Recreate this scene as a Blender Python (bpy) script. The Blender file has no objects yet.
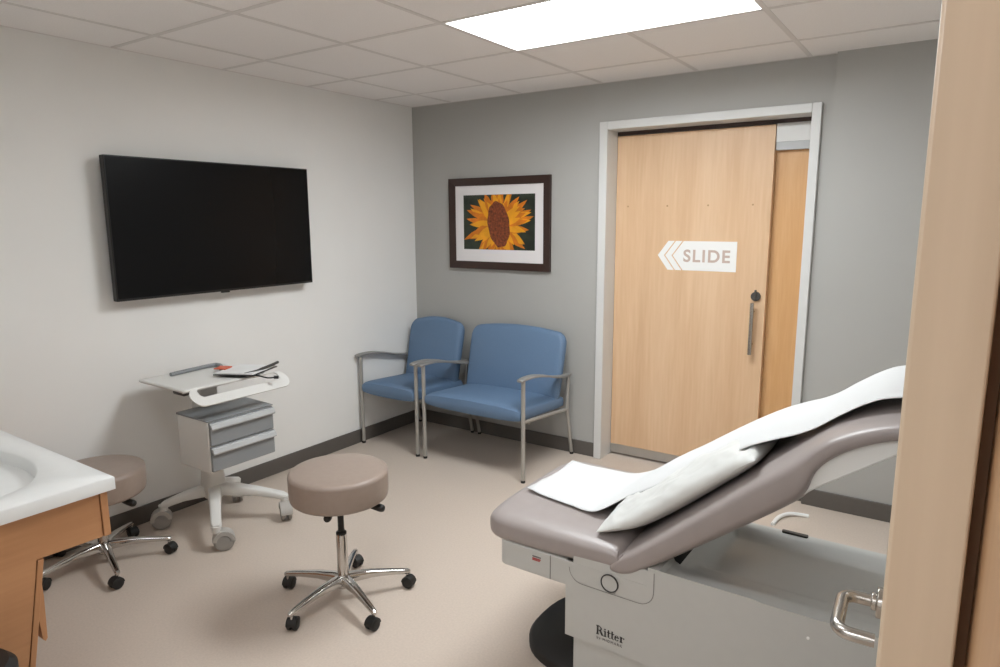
import bpy, bmesh, math, random
from mathutils import Vector, Matrix, noise
random.seed(4)
SC = bpy.context.scene
COL = SC.collection
PI = math.pi
H = 2.485          # ceiling height
WORLD = {}         # world location of every empty, so children can be written in room coordinates


# ---------------------------------------------------------------- materials
def lin(c):
    c = c / 255.0
    return c / 12.92 if c <= 0.04045 else ((c + 0.055) / 1.055) ** 2.4


def rgb(r, g, b):
    return (lin(r), lin(g), lin(b), 1.0)


def mat(name, col, rough=0.5, metal=0.0, var=0.0, scale=30.0, bump=0.0, bscale=200.0, spec=0.5, coat=0.0):
    m = bpy.data.materials.new(name)
    m.use_nodes = True
    nt = m.node_tree
    b = nt.nodes['Principled BSDF']
    b.inputs['Roughness'].default_value = rough
    b.inputs['Metallic'].default_value = metal
    b.inputs['Specular IOR Level'].default_value = spec
    b.inputs['Coat Weight'].default_value = coat
    tc = nt.nodes.new('ShaderNodeTexCoord')
    n = nt.nodes.new('ShaderNodeTexNoise')
    n.inputs['Scale'].default_value = scale
    n.inputs['Detail'].default_value = 4
    nt.links.new(tc.outputs['Object'], n.inputs['Vector'])
    r = nt.nodes.new('ShaderNodeValToRGB')
    r.color_ramp.elements[0].position = 0.3
    r.color_ramp.elements[1].position = 0.7
    r.color_ramp.elements[0].color = [c * (1 - var) for c in col[:3]] + [1]
    r.color_ramp.elements[1].color = [min(1, c * (1 + var)) for c in col[:3]] + [1]
    nt.links.new(n.outputs['Fac'], r.inputs['Fac'])
    nt.links.new(r.outputs['Color'], b.inputs['Base Color'])
    if bump:
        n2 = nt.nodes.new('ShaderNodeTexNoise')
        n2.inputs['Scale'].default_value = bscale
        n2.inputs['Detail'].default_value = 3
        nt.links.new(tc.outputs['Object'], n2.inputs['Vector'])
        bp = nt.nodes.new('ShaderNodeBump')
        bp.inputs['Strength'].default_value = bump
        bp.inputs['Distance'].default_value = 0.002
        nt.links.new(n2.outputs['Fac'], bp.inputs['Height'])
        nt.links.new(bp.outputs['Normal'], b.inputs['Normal'])
    return m


def wood(name, c1, c2, rough=0.35, axis=2, sc=9.0, stretch=0.05):
    m = bpy.data.materials.new(name)
    m.use_nodes = True
    nt = m.node_tree
    b = nt.nodes['Principled BSDF']
    b.inputs['Roughness'].default_value = rough
    tc = nt.nodes.new('ShaderNodeTexCoord')
    mp = nt.nodes.new('ShaderNodeMapping')
    s = [sc, sc, sc]
    s[axis] = sc * stretch
    mp.inputs['Scale'].default_value = s
    nt.links.new(tc.outputs['Object'], mp.inputs['Vector'])
    n = nt.nodes.new('ShaderNodeTexNoise')
    n.inputs['Scale'].default_value = 1.0
    n.inputs['Detail'].default_value = 3
    n.inputs['Distortion'].default_value = 0.6
    nt.links.new(mp.outputs['Vector'], n.inputs['Vector'])
    n2 = nt.nodes.new('ShaderNodeTexNoise')
    n2.inputs['Scale'].default_value = 9.0
    n2.inputs['Detail'].default_value = 5
    nt.links.new(mp.outputs['Vector'], n2.inputs['Vector'])
    mx = nt.nodes.new('ShaderNodeMix')
    mx.inputs[0].default_value = 0.35
    nt.links.new(n.outputs['Fac'], mx.inputs[2])
    nt.links.new(n2.outputs['Fac'], mx.inputs[3])
    r = nt.nodes.new('ShaderNodeValToRGB')
    r.color_ramp.elements[0].position = 0.35
    r.color_ramp.elements[1].position = 0.65
    r.color_ramp.elements[0].color = c1
    r.color_ramp.elements[1].color = c2
    nt.links.new(mx.outputs[0], r.inputs['Fac'])
    nt.links.new(r.outputs['Color'], b.inputs['Base Color'])
    return m


def emit(name, col, strength):
    m = bpy.data.materials.new(name)
    m.use_nodes = True
    nt = m.node_tree
    nt.nodes.remove(nt.nodes['Principled BSDF'])
    e = nt.nodes.new('ShaderNodeEmission')
    e.inputs['Color'].default_value = col
    e.inputs['Strength'].default_value = strength
    nt.links.new(e.outputs[0], nt.nodes['Material Output'].inputs['Surface'])
    return m


M = dict(
    wall_light=mat('cream_wall_paint', rgb(238, 237, 234), 0.75, var=0.01, scale=3, bump=0.05, bscale=300),
    wall_grey=mat('grey_wall_paint', rgb(176, 175, 171), 0.6, var=0.01, scale=3, bump=0.05, bscale=300),
    floor=mat('beige_vinyl', rgb(201, 187, 174), 0.42, var=0.05, scale=110, bump=0.05, bscale=40, spec=0.4),
    tile=mat('ceiling_tile', rgb(244, 240, 237), 0.9, var=0.03, scale=160, bump=0.1, bscale=300),
    tee=mat('ceiling_tee', rgb(224, 219, 215), 0.6),
    base=mat('dark_grey_vinyl', rgb(94, 89, 84), 0.5, var=0.03),
    white_metal=mat('white_painted_metal', rgb(226, 226, 224), 0.4),
    frame_paint=mat('door_frame_paint', rgb(214, 214, 212), 0.4),
    alu=mat('brushed_aluminium', rgb(190, 190, 188), 0.35, metal=0.9),
    maple=wood('maple_veneer', rgb(212, 174, 136), rgb(226, 193, 158), 0.38, 2, 7.0, 0.06),
    maple_warm=wood('warm_maple_veneer', rgb(212, 164, 112), rgb(226, 184, 134), 0.38, 2, 9.0, 0.06),
    cab=wood('cabinet_maple', rgb(188, 136, 94), rgb(200, 148, 105), 0.45, 1, 9.0, 0.08),
    cab_v=wood('cabinet_maple_upright', rgb(188, 136, 94), rgb(200, 148, 105), 0.45, 2, 9.0, 0.08),
    door_wood=wood('open_door_maple', rgb(186, 166, 142), rgb(200, 181, 157), 0.35, 2, 8.0, 0.05),
    jamb_wood=wood('jamb_maple', rgb(176, 136, 98), rgb(190, 152, 114), 0.4, 2, 8.0, 0.05),
    gap_shade=mat('brown_gap_shade', rgb(176, 136, 104), 0.6),
    sheet=mat('white_sheet', rgb(240, 240, 239), 0.8),
    black=mat('black_plastic', rgb(26, 25, 24), 0.5),
    black_rubber=mat('black_rubber', rgb(30, 28, 27), 0.7),
    screen=mat('black_glass', rgb(15, 15, 16), 0.25, spec=0.15),
    bezel=mat('black_bezel', rgb(14, 14, 14), 0.4),
    blue=mat('blue_vinyl', rgb(97, 122, 151), 0.55, var=0.06, scale=220, bump=0.12, bscale=500),
    chair_metal=mat('silver_grey_paint', rgb(172, 169, 163), 0.35, metal=0.4),
    arm_metal=mat('grey_arm', rgb(150, 148, 144), 0.4, metal=0.3),
    chrome=mat('polished_chrome', rgb(205, 203, 200), 0.14, metal=1.0),
    steel=mat('satin_steel', rgb(186, 182, 176), 0.25, metal=1.0),
    taupe=mat('taupe_vinyl', rgb(152, 136, 125), 0.42, var=0.03, scale=40, bump=0.04, bscale=300),
    table_vinyl=mat('mauve_grey_vinyl', rgb(156, 147, 144), 0.36, var=0.02, scale=20, bump=0.04, bscale=250),
    table_plastic=mat('light_grey_plastic', rgb(190, 190, 186), 0.42, var=0.01),
    table_shell=mat('pale_shell_plastic', rgb(240, 241, 239), 0.4),
    paper=mat('white_paper', rgb(206, 207, 207), 0.8, var=0.005),
    pillowcase=mat('white_pillow_paper', rgb(206, 207, 204), 0.6, var=0.01, bump=0.3, bscale=30),
    cart_white=mat('cart_white', rgb(222, 221, 217), 0.4),
    cart_grey=mat('cart_grey', rgb(136, 139, 141), 0.45),
    cart_pull=mat('cart_pull', rgb(186, 188, 189), 0.4),
    cart_dark=mat('cart_dark', rgb(70, 68, 66), 0.5),
    wheel_grey=mat('wheel_grey', rgb(150, 147, 142), 0.5),
    hood=mat('caster_hood', rgb(176, 172, 166), 0.4),
    solid=mat('white_solid_surface', rgb(232, 233, 232), 0.3, var=0.01),
    brown=mat('dark_brown_frame', rgb(58, 40, 34), 0.35, var=0.1),
    matboard=mat('white_mat_board', rgb(236, 232, 232), 0.8),
    leafgreen=mat('dark_green_blur', rgb(42, 50, 38), 0.5, var=0.55, scale=9),
    petal=mat('yellow_petal', rgb(238, 164, 28), 0.5, var=0.12, scale=14),
    petal_o=mat('orange_petal', rgb(216, 122, 22), 0.5, var=0.2, scale=14),
    disk=mat('brown_disk', rgb(126, 62, 32), 0.6, var=0.6, scale=60),
    red=mat('orange_red', rgb(214, 96, 60), 0.5),
    sign=mat('white_sign', rgb(240, 240, 238), 0.4),
    sign_text=mat('taupe_letters', rgb(196, 176, 164), 0.5),
    ink=mat('dark_ink', rgb(48, 46, 46), 0.6),
    ink_grey=mat('grey_ink', rgb(112, 108, 106), 0.6),
    seam=mat('seam_grey', rgb(128, 126, 122), 0.6),
    red_ink=mat('red_ink', rgb(176, 66, 66), 0.6),
    light=emit('light_diffuser', (0.93, 0.975, 1.0, 1), 23.0),
    fill_near=emit('near_fill_diffuser', (0.95, 0.98, 1.0, 1), 5.0),
    light_hall=emit('hall_diffuser', (0.97, 0.98, 1.0, 1), 12.0),
)


# ---------------------------------------------------------------- mesh helpers
def xbox(bm, x0, x1, y0, y1, z0, z1):
    vs = [bm.verts.new((x, y, z)) for x in (x0, x1) for y in (y0, y1) for z in (z0, z1)]
    for q in ((0, 1, 3, 2), (4, 6, 7, 5), (0, 4, 5, 1), (2, 3, 7, 6), (0, 2, 6, 4), (1, 5, 7, 3)):
        bm.faces.new([vs[i] for i in q])
    return vs


def loft(bm, rings, cap=True, closed=True):
    vv = [[bm.verts.new(p) for p in r] for r in rings]
    n = len(vv[0])
    for a, b in zip(vv, vv[1:]):
        for i in range(n if closed else n - 1):
            j = (i + 1) % n
            bm.faces.new((a[i], a[j], b[j], b[i]))
    if cap and closed:
        bm.faces.new(list(reversed(vv[0])))
        bm.faces.new(vv[-1])
    return vv


def circ(c, u, v, r, n, r2=None):
    r2 = r if r2 is None else r2
    return [Vector(c) + u * (r * math.cos(2 * PI * i / n)) + v * (r2 * math.sin(2 * PI * i / n)) for i in range(n)]


def frame_of(d):
    d = d.normalized()
    up = Vector((0, 0, 1)) if abs(d.z) < 0.95 else Vector((0, 1, 0))
    u = up.cross(d).normalized()
    return u, d.cross(u).normalized()


def tube(bm, pts, r, n=12, cap=True):
    pts = [Vector(p) for p in pts]
    rs = r if isinstance(r, (list, tuple)) else [r] * len(pts)
    rings = []
    u = None
    for i, p in enumerate(pts):
        d = (pts[min(i + 1, len(pts) - 1)] - pts[max(i - 1, 0)]).normalized()
        if u is None:
            u, v = frame_of(d)
        else:
            u = (u - d * u.dot(d)).normalized()
            v = d.cross(u)
        rings.append(circ(p, u, v, rs[i], n))
    loft(bm, rings, cap)


def cyl(bm, a, b, r0, r1=None, n=20):
    tube(bm, [a, b], [r0, r0 if r1 is None else r1], n)


def lathe(bm, prof, c=(0, 0, 0), n=40):
    rings = []
    for r, z in prof:
        rings.append([Vector((c[0] + max(r, 1e-4) * math.cos(2 * PI * i / n), c[1] + max(r, 1e-4) * math.sin(2 * PI * i / n), c[2] + z)) for i in range(n)])
    loft(bm, rings)


def prism(bm, poly, axis, a, b):
    """poly: 2-D points; axis: 'x','y','z' extrusion between a and b."""
    def P(p, t):
        return {'x': (t, p[0], p[1]), 'y': (p[0], t, p[1]), 'z': (p[0], p[1], t)}[axis]
    loft(bm, [[P(p, a) for p in poly], [P(p, b) for p in poly]])


def bez(pts, n=8):
    """Catmull-Rom through points."""
    pts = [Vector(p) for p in pts]
    out = []
    for i in range(len(pts) - 1):
        p0, p1, p2, p3 = pts[max(i - 1, 0)], pts[i], pts[i + 1], pts[min(i + 2, len(pts) - 1)]
        for k in range(n):
            t = k / n
            out.append(0.5 * ((2 * p1) + (p2 - p0) * t + (2 * p0 - 5 * p1 + 4 * p2 - p3) * t * t + (3 * p1 - p0 - 3 * p2 + p3) * t ** 3))
    out.append(pts[-1])
    return out


def rrect(x0, x1, y0, y1, r, n=6):
    out = []
    for cx, cy, a in ((x1 - r, y1 - r, 0), (x0 + r, y1 - r, 90), (x0 + r, y0 + r, 180), (x1 - r, y0 + r, 270)):
        for k in range(n + 1):
            t = math.radians(a + 90 * k / n)
            out.append((cx + r * math.cos(t), cy + r * math.sin(t)))
    return out


def sup(n, e):
    """unit superellipse ring"""
    out = []
    for i in range(n):
        t = 2 * PI * i / n
        c, s = math.cos(t), math.sin(t)
        out.append((math.copysign(abs(c) ** (2 / e), c), math.copysign(abs(s) ** (2 / e), s)))
    return out


def B():
    return bmesh.new()


def obj(name, bm, m, parent=None, bevel=0.0, smooth=True, angle=38, seg=2, **props):
    bmesh.ops.recalc_face_normals(bm, faces=bm.faces)
    off = WORLD.get(parent.name, Vector((0, 0, 0))) if parent else Vector((0, 0, 0))
    if off.length > 0:
        bmesh.ops.translate(bm, verts=bm.verts, vec=-off)
    for f in bm.faces:
        f.smooth = smooth
    lim = math.radians(angle)
    for e in bm.edges:
        if len(e.link_faces) == 2 and e.calc_face_angle(0) > lim:
            e.smooth = False
    me = bpy.data.meshes.new(name)
    bm.to_mesh(me)
    bm.free()
    for k in (m if isinstance(m, (list, tuple)) else [m]):
        me.materials.append(k)
    o = bpy.data.objects.new(name, me)
    COL.objects.link(o)
    if parent:
        o.parent = parent
        WORLD[o.name] = off          # meshes sit at their parent's origin
    if bevel:
        b = o.modifiers.new('bevel', 'BEVEL')
        b.width = bevel
        b.segments = seg
        b.limit_method = 'ANGLE'
        b.angle_limit = math.radians(35)
    for k, v in props.items():
        o[k] = v
    return o


def empty(name, loc, label=None, cat=None, group=None, kind=None):
    o = bpy.data.objects.new(name, None)
    o.empty_display_size = 0.1
    COL.objects.link(o)
    o.location = loc
    WORLD[o.name] = Vector(loc)
    if label:
        o['label'] = label
    if cat:
        o['category'] = cat
    if group:
        o['group'] = group
    if kind:
        o['kind'] = kind
    return o


def tag(o, label, cat, group=None):
    o['label'] = label
    o['category'] = cat
    if group:
        o['group'] = group
    return o


def struct(name, bm, m, parent=None, **k):
    o = obj(name, bm, m, parent, **k)
    if not parent:
        o['kind'] = 'structure'
    return o


def copy_tree(o, parent=None):
    c = o.copy()
    COL.objects.link(c)
    if parent:
        c.parent = parent
    for ch in list(o.children):
        copy_tree(ch, c)
    return c


def text_mesh(body, size, mw, offset=0.0, spacing=1.0, extrude=0.0006):
    cu = bpy.data.curves.new('lettering', 'FONT')
    cu.body = body
    cu.size = size
    cu.offset = offset
    cu.extrude = extrude
    cu.space_character = spacing
    to = bpy.data.objects.new('lettering_source', cu)
    COL.objects.link(to)
    dg = bpy.context.evaluated_depsgraph_get()
    dg.update()
    me = bpy.data.meshes.new_from_object(to.evaluated_get(dg))
    bm = B()
    bm.from_mesh(me)
    bmesh.ops.transform(bm, matrix=mw, verts=bm.verts)
    bpy.data.objects.remove(to)
    bpy.data.curves.remove(cu)
    bpy.data.meshes.remove(me)
    return bm


# wall-lettering frame: text x -> world +x, text y -> world +z, normal -> -y
def facing_front(x, y, z):
    return Matrix.Translation((x, y, z)) @ Matrix(((1, 0, 0, 0), (0, 0, -1, 0), (0, 1, 0, 0), (0, 0, 0, 1)))


# ================================================================= THE ROOM
RX = 4.25      # right wall
FY = -3.68     # inner face of the wall the camera looks through
DX0, DX1, DZ = 1.66, 2.857, 2.195       # sliding-door opening

b = B(); xbox(b, -0.1, RX + 0.1, -5.9, 0.6, -0.1, 0)
struct('floor', b, M['floor'])

b = B(); xbox(b, -0.12, 0, FY - 0.12, 0.3, 0, H + 0.15)
struct('wall_left', b, M['wall_light'])

JX = 2.962
b = B()
xbox(b, 0, DX0 - 0.02, 0, 0.26, 0, H + 0.15)
xbox(b, DX1 + 0.02, JX, 0, 0.26, 0, H + 0.15)
xbox(b, DX0 - 0.02, DX1 + 0.02, 0, 0.26, DZ + 0.02, H + 0.15)
xbox(b, JX, RX, -0.035, 0.26, 0, H + 0.15)
struct('wall_back', b, M['wall_grey'])

b = B(); xbox(b, RX, RX + 0.12, FY - 0.12, 0.16, 0, H + 0.15)
struct('wall_right', b, M['wall_light'])

OX0, OX1, OZ = 1.95, 3.648, 2.2      # doorway the photograph is taken through
b = B()
xbox(b, 0, OX0, FY - 0.12, FY, 0, H + 0.15)
xbox(b, OX1, RX, FY - 0.12, FY, 0, H + 0.15)
xbox(b, OX0, OX1, FY - 0.12, FY, OZ, H + 0.15)
struct('wall_front', b, M['wall_light'])

# corridor behind the camera
b = B(); xbox(b, -0.1, RX + 0.1, -5.9, -5.8, 0, H + 0.15)
struct('wall_corridor', b, M['wall_light'])

# ceiling: lay-in tiles between tees, one mesh
GX, GY, G = 0.388, -0.4015, 0.61
LX0, LX1 = GX + 2 * G, GX + 4 * G
LY1, LY0 = GY - G, GY - 2 * G
b = B()
xs = [0.0] + [GX + G * i for i in range(0, 7) if GX + G * i < RX] + [RX]
ys = [0.0] + [GY - G * i for i in range(0, 20) if GY - G * i > FY] + [FY]
t = 0.012
for i in range(len(xs) - 1):
    for j in range(len(ys) - 1):
        x0, x1, y1, y0 = xs[i], xs[i + 1], ys[j], ys[j + 1]
        cx, cy = (x0 + x1) / 2, (y0 + y1) / 2
        if LX0 < cx < LX1 and (LY0 < cy < LY1 or GY - 5 * G < cy < GY - 4 * G):
            continue
        if x1 - x0 < 0.03 or y1 - y0 < 0.03:
            continue
        xbox(b, x0 + t, x1 - t, y0 + t, y1 - t, H + 0.002, H + 0.02)
for f in b.faces:
    f.material_index = 0
k = len(b.faces)
for x in xs:
    a0, a1 = max(0, x - t), min(RX, x + t)
    if x == xs[4]:      # middle of the light: tee stops at its edges
        xbox(b, a0, a1, FY, GY - 5 * G, H, H + 0.03); xbox(b, a0, a1, GY - 4 * G, LY0, H, H + 0.03); xbox(b, a0, a1, LY1, 0, H, H + 0.03)
    else:
        xbox(b, a0, a1, FY, 0, H, H + 0.03)
for y in ys:
    xbox(b, 0, RX, max(FY, y - t), min(0, y + t), H - 0.0005, H + 0.0295)
b.faces.ensure_lookup_table()
for f in b.faces[k:]:
    f.material_index = 1
xbox(b, -0.1, RX + 0.1, -5.9, 0.3, H + 0.15, H + 0.2)
ceil = struct('ceiling', b, [M['tile'], M['tee']], smooth=False)
b = B(); xbox(b, -0.1, RX + 0.1, -5.8, FY - 0.12, H, H + 0.05)
ceil2 = struct('ceiling_corridor', b, M['tile'], smooth=False)

# recessed 2x4 light
lt = empty('ceiling_light', ((LX0 + LX1) / 2, (LY0 + LY1) / 2, H), 'bright white rectangular recessed light panel in the tiled ceiling', 'ceiling light')
b = B()
i = 0.014
for (x0, x1, y0, y1) in ((LX0 + i - 0.004, LX0 + i, LY0 + i, LY1 - i), (LX1 - i, LX1 - i + 0.004, LY0 + i, LY1 - i), (LX0 + i, LX1 - i, LY0 + i - 0.004, LY0 + i), (LX0 + i, LX1 - i, LY1 - i, LY1 - i + 0.004)):
    xbox(b, x0, x1, y0, y1, H + 0.001, H + 0.075)
xbox(b, LX0 + i, LX1 - i, LY0 + i, LY1 - i, H + 0.068, H + 0.075)
obj('housing', b, M['white_metal'], lt)
b = B(); xbox(b, LX0 + i + 0.002, LX1 - i - 0.002, LY0 + i + 0.002, LY1 - i - 0.002, H + 0.05, H + 0.058)
obj('diffuser', b, M['light'], lt)
# unseen weaker panel added as fill light, overhead and above the frame
N1, N0 = GY - 4 * G, GY - 5 * G
b = B(); xbox(b, LX0 + i, LX1 - i, N0 + i, N1 - i, H + 0.068, H + 0.075)
obj('fill_housing', b, M['white_metal'], ceil)
b = B(); xbox(b, LX0 + i + 0.002, LX1 - i - 0.002, N0 + i + 0.002, N1 - i - 0.002, H + 0.05, H + 0.058)
obj('light_diffuser', b, M['fill_near'], ceil)  # added fill light, out of view
# corridor light, behind the camera
b = B(); xbox(b, 2.2, 3.4, -5.1, -4.5, H - 0.02, H - 0.002)
obj('light_diffuser', b, M['light_hall'], ceil2)

# baseboards
b = B(); xbox(b, 0, 0.012, FY, 0, 0, 0.1)
struct('baseboard_left', b, M['base'], bevel=0.003)
b = B()
xbox(b, 0.012, 1.606, -0.012, 0, 0, 0.1)
struct('baseboard_back', b, M['base'], bevel=0.003)
b = B()
xbox(b, JX - 0.012, RX, -0.047, -0.035, 0, 0.1)
xbox(b, JX - 0.012, JX, -0.04, 0, 0, 0.1)
xbox(b, 2.905, JX, -0.012, 0, 0, 0.1)
struct('baseboard_recess', b, M['base'], bevel=0.003)

b = B(); xbox(b, RX - 0.012, RX, FY, -0.047, 0, 0.1)
struct('baseboard_right', b, M['base'], bevel=0.003)
b = B(); xbox(b, OX1, RX - 0.012, FY, FY + 0.012, 0, 0.1)
struct('baseboard_front', b, M['base'], bevel=0.003)

# ----------------------------------------------------------------- sliding door
d = empty('door_1', (2.25, 0, 0), kind='structure')
b = B()
FW = 0.055
for (x0, x1, z0, z1) in ((DX0 - FW, DX0, 0, DZ + 0.05), (DX1, DX1 + FW - 0.007, 0, DZ + 0.05), (DX0, DX1, DZ, DZ + 0.05)):
    xbox(b, x0, x1, -0.025, 0.25, z0, z1)
obj('door_frame', b, M['frame_paint'], d, bevel=0.003)
b = B(); xbox(b, DX0, DX1, 0.135, 0.25, 2.172, DZ)
obj('door_track', b, M['brown'], d)
PF = 0.13
b = B(); xbox(b, DX0 + 0.002, 2.645, PF, PF + 0.045, 0.076, 2.168)
pan = obj('door_panel', b, M['maple'], d, bevel=0.002)
b = B(); xbox(b, DX0 + 0.002, 2.645, PF - 0.002, PF + 0.047, 0.016, 0.076)
obj('kick_strip', b, M['alu'], d)
b = B(); xbox(b, 2.56, DX1, PF + 0.055, PF + 0.095, 0.0, 2.03)
obj('fixed_panel', b, M['maple_warm'], d, bevel=0.002)
b = B(); xbox(b, 2.648, DX1, PF + 0.01, 0.25, 2.07, 2.172)
obj('header_panel', b, M['white_metal'], d)
b = B(); xbox(b, 2.648, DX1, PF + 0.016, 0.25, 2.024, 2.07)
obj('header_rail', b, M['cart_pull'], d)
for x in (1.747, 2.015, 2.275, 2.541):     # small plugs across the panel
    b = B(); cyl(b, (x, PF - 0.0006, 1.716), (x, PF + 0.002, 1.716), 0.006, n=10)
    obj('plug', b, M['jamb_wood'], d)
pb = empty('door_handle', (2.585, PF, 1.0), None)
pb.parent = d; pb.location = Vector((2.585, PF, 1.0)) - WORLD['door_1']
hb = PF - 0.045
b = B()
cyl(b, (2.581, hb, 0.82), (2.581, hb, 1.135), 0.012, n=16)
for z in (0.88, 1.08):
    cyl(b, (2.581, hb, z), (2.581, PF, z), 0.007, n=12)
obj('pull_bar', b, M['steel'], pb)
b = B()
cyl(b, (2.590, PF - 0.016, 1.172), (2.590, PF, 1.172), 0.028, n=24)
xbox(b, 2.585, 2.595, PF - 0.03, PF - 0.012, 1.16, 1.212)
obj('lock', b, M['cart_dark'], pb, bevel=0.002)
# arrow sign
SGY = PF - 0.0005
sg = empty('door_sign', (2.23, SGY, 1.4), 'white arrow shaped sign reading SLIDE on the maple sliding door', 'sign')
sx0, sx1, sz0, sz1 = 1.966, 2.463, 1.312, 1.496
szm = (sz0 + sz1) / 2
b = B()
tip = 0.068


def chev(b, x, w):
    prism(b, [(x + tip, sz0), (x, szm), (x + tip, sz1), (x + tip + w, sz1), (x + w, szm), (x + tip + w, sz0)], 'y', SGY - 0.002, SGY + 0.0003)


prism(b, [(sx0 + 0.098 + tip, sz0), (sx0 + 0.098, szm), (sx0 + 0.098 + tip, sz1), (sx1, sz1), (sx1, sz0)], 'y', SGY - 0.002, SGY + 0.0003)
obj('sign_plate', b, M['sign'], sg)
for x in (sx0 - 0.002, sx0 + 0.048):
    b = B(); chev(b, x, 0.041)
    obj('chevron', b, M['sign'], sg)
b = text_mesh('SLIDE', 0.106, facing_front(2.131, SGY - 0.0027, 1.368), offset=0.0025, spacing=1.16)
xs_ = [v.co.x for v in b.verts]
k = (2.425 - 2.134) / (max(xs_) - min(xs_)); x_ = min(xs_)
for v in b.verts:
    v.co.x = 2.134 + (v.co.x - x_) * k
obj('lettering', b, M['sign_text'], sg, smooth=False)

# ----------------------------------------------------------------- open door at the camera's side
a = math.radians(2.2)
od = empty('door_2', (3.5575, -3.65, 0), kind='structure')
rot = Matrix.Translation((3.5575, -3.65, 0)) @ Matrix.Rotation(a, 4, 'Z')


def rbm(b):
    bmesh.ops.transform(b, matrix=rot, verts=b.verts)
    return b


b = B(); xbox(b, 0, 0.0365, 0, 0.92, 0.012, 2.13)
obj('door_leaf', rbm(b), M['door_wood'], od, bevel=0.002)
b = B()
cyl(b, (-0.012, 0.80, 1.0), (0, 0.80, 1.0), 0.026, n=24)
cyl(b, (-0.02, 0.80, 1.0), (-0.011, 0.80, 1.0), 0.015, n=20)
obj('rose', rbm(b), M['steel'], od, bevel=0.002)
b = B()
pts = [(-0.012, 0.80, 1.0), (-0.040, 0.80, 1.0)]
for k in range(1, 7):
    t = k / 6 * PI / 2
    pts.append((-0.040 - 0.022 * math.sin(t), 0.778 + 0.022 * math.cos(t), 1.0))
for k in range(0, 7):
    t = k / 6 * PI / 2
    pts.append((-0.040 - 0.022 * math.cos(t), 0.700 - 0.022 * math.sin(t), 1.0))
pts.append((-0.008, 0.678, 1.0))
tube(b, pts, 0.0105, 14)
obj('lever_handle', rbm(b), M['steel'], od)
for z in (0.25, 1.05, 1.9):
    b = B(); cyl(b, (3.5952, -3.60, z), (3.5952, -3.60, z + 0.1), 0.0013, n=10)
    obj('hinge', b, M['steel'], od)
b = B()
xbox(b, 3.6005, OX1, FY - 0.14, -3.52, 0, OZ)
xbox(b, OX0, OX0 + 0.045, FY - 0.14, -3.655, 0, OZ)
xbox(b, OX0, OX1, FY - 0.14, -3.655, OZ - 0.045, OZ)
tr1 = struct('trim_1', b, M['jamb_wood'], bevel=0.002)
b = B(); xbox(b, 3.5955, 3.6005, -3.615, -3.52, 0, OZ - 0.05)  # brown strip painted in for the shade between door leaf and jamb
obj('gap_shade_strip', b, M['gap_shade'], tr1)

# ================================================================= ON THE WALLS
# television: front face at x = 0.1
tv = empty('television', (0, -1.76, 1.595), 'black flat screen television mounted on the pale left wall', 'television')
TY0, TY1, TZ0, TZ1 = -2.372, -1.125, 1.235, 1.958
b = B(); xbox(b, 0.055, 0.095, TY0, TY1, TZ0, TZ1)
obj('casing', b, M['bezel'], tv, bevel=0.004)
b = B(); xbox(b, 0.0945, 0.0975, TY0 + 0.007, TY1 - 0.007, TZ0 + 0.013, TZ1 - 0.007)
obj('screen', b, M['screen'], tv)
b = B(); xbox(b, 0.08, 0.096, -1.785, -1.735, TZ0 - 0.008, TZ0 + 0.004)
obj('sensor', b, M['bezel'], tv, bevel=0.002)
b = B()
xbox(b, 0.001, 0.012, -2.0, -1.52, 1.45, 1.75)
xbox(b, 0.012, 0.056, -1.95, -1.90, 1.42, 1.78); xbox(b, 0.012, 0.056, -1.62, -1.57, 1.42, 1.78)
obj('wall_bracket', b, M['black'], tv)

# framed sunflower print
pf = empty('framed_print', (0.808, 0, 1.6), 'dark brown framed sunflower photograph with white mat above the blue chairs', 'picture')
PX0, PX1, PZ0, PZ1 = 0.366, 1.243, 1.274, 1.935
fw = 0.055
b = B()
o4 = [(PX0, PZ0), (PX1, PZ0), (PX1, PZ1), (PX0, PZ1)]
i4 = [(PX0 + fw, PZ0 + fw), (PX1 - fw, PZ0 + fw), (PX1 - fw, PZ1 - fw), (PX0 + fw, PZ1 - fw)]
rg = []
for (pl, y) in ((o4, 0.0), (o4, -0.028), (i4, -0.020), (i4, 0.0)):
    rg.append([b.verts.new((x, y, z)) for x, z in pl])
for r0, r1 in zip(rg, rg[1:] + rg[:1]):
    for q in range(4):
        b.faces.new((r0[q], r0[(q + 1) % 4], r1[(q + 1) % 4], r1[q]))
obj('picture_frame', b, M['brown'], pf, bevel=0.002, smooth=False)
b = B(); xbox(b, PX0 + fw - 0.003, PX1 - fw + 0.003, -0.012, -0.004, PZ0 + fw - 0.003, PZ1 - fw + 0.003)
obj('mat_board', b, M['matboard'], pf)
hx0, hx1, hz0, hz1 = 0.497, 1.118, 1.418, 1.812
b = B(); xbox(b, hx0, hx1, -0.0135, -0.012, hz0, hz1)
for f in b.faces:
    f.material_index = 0
ccx, ccz = 0.812, 1.60
random.seed(11)


def clampp(x, z):
    return (min(max(x, hx0 + 0.001), hx1 - 0.001), min(max(z, hz0 + 0.001), hz1 - 0.001))


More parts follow.
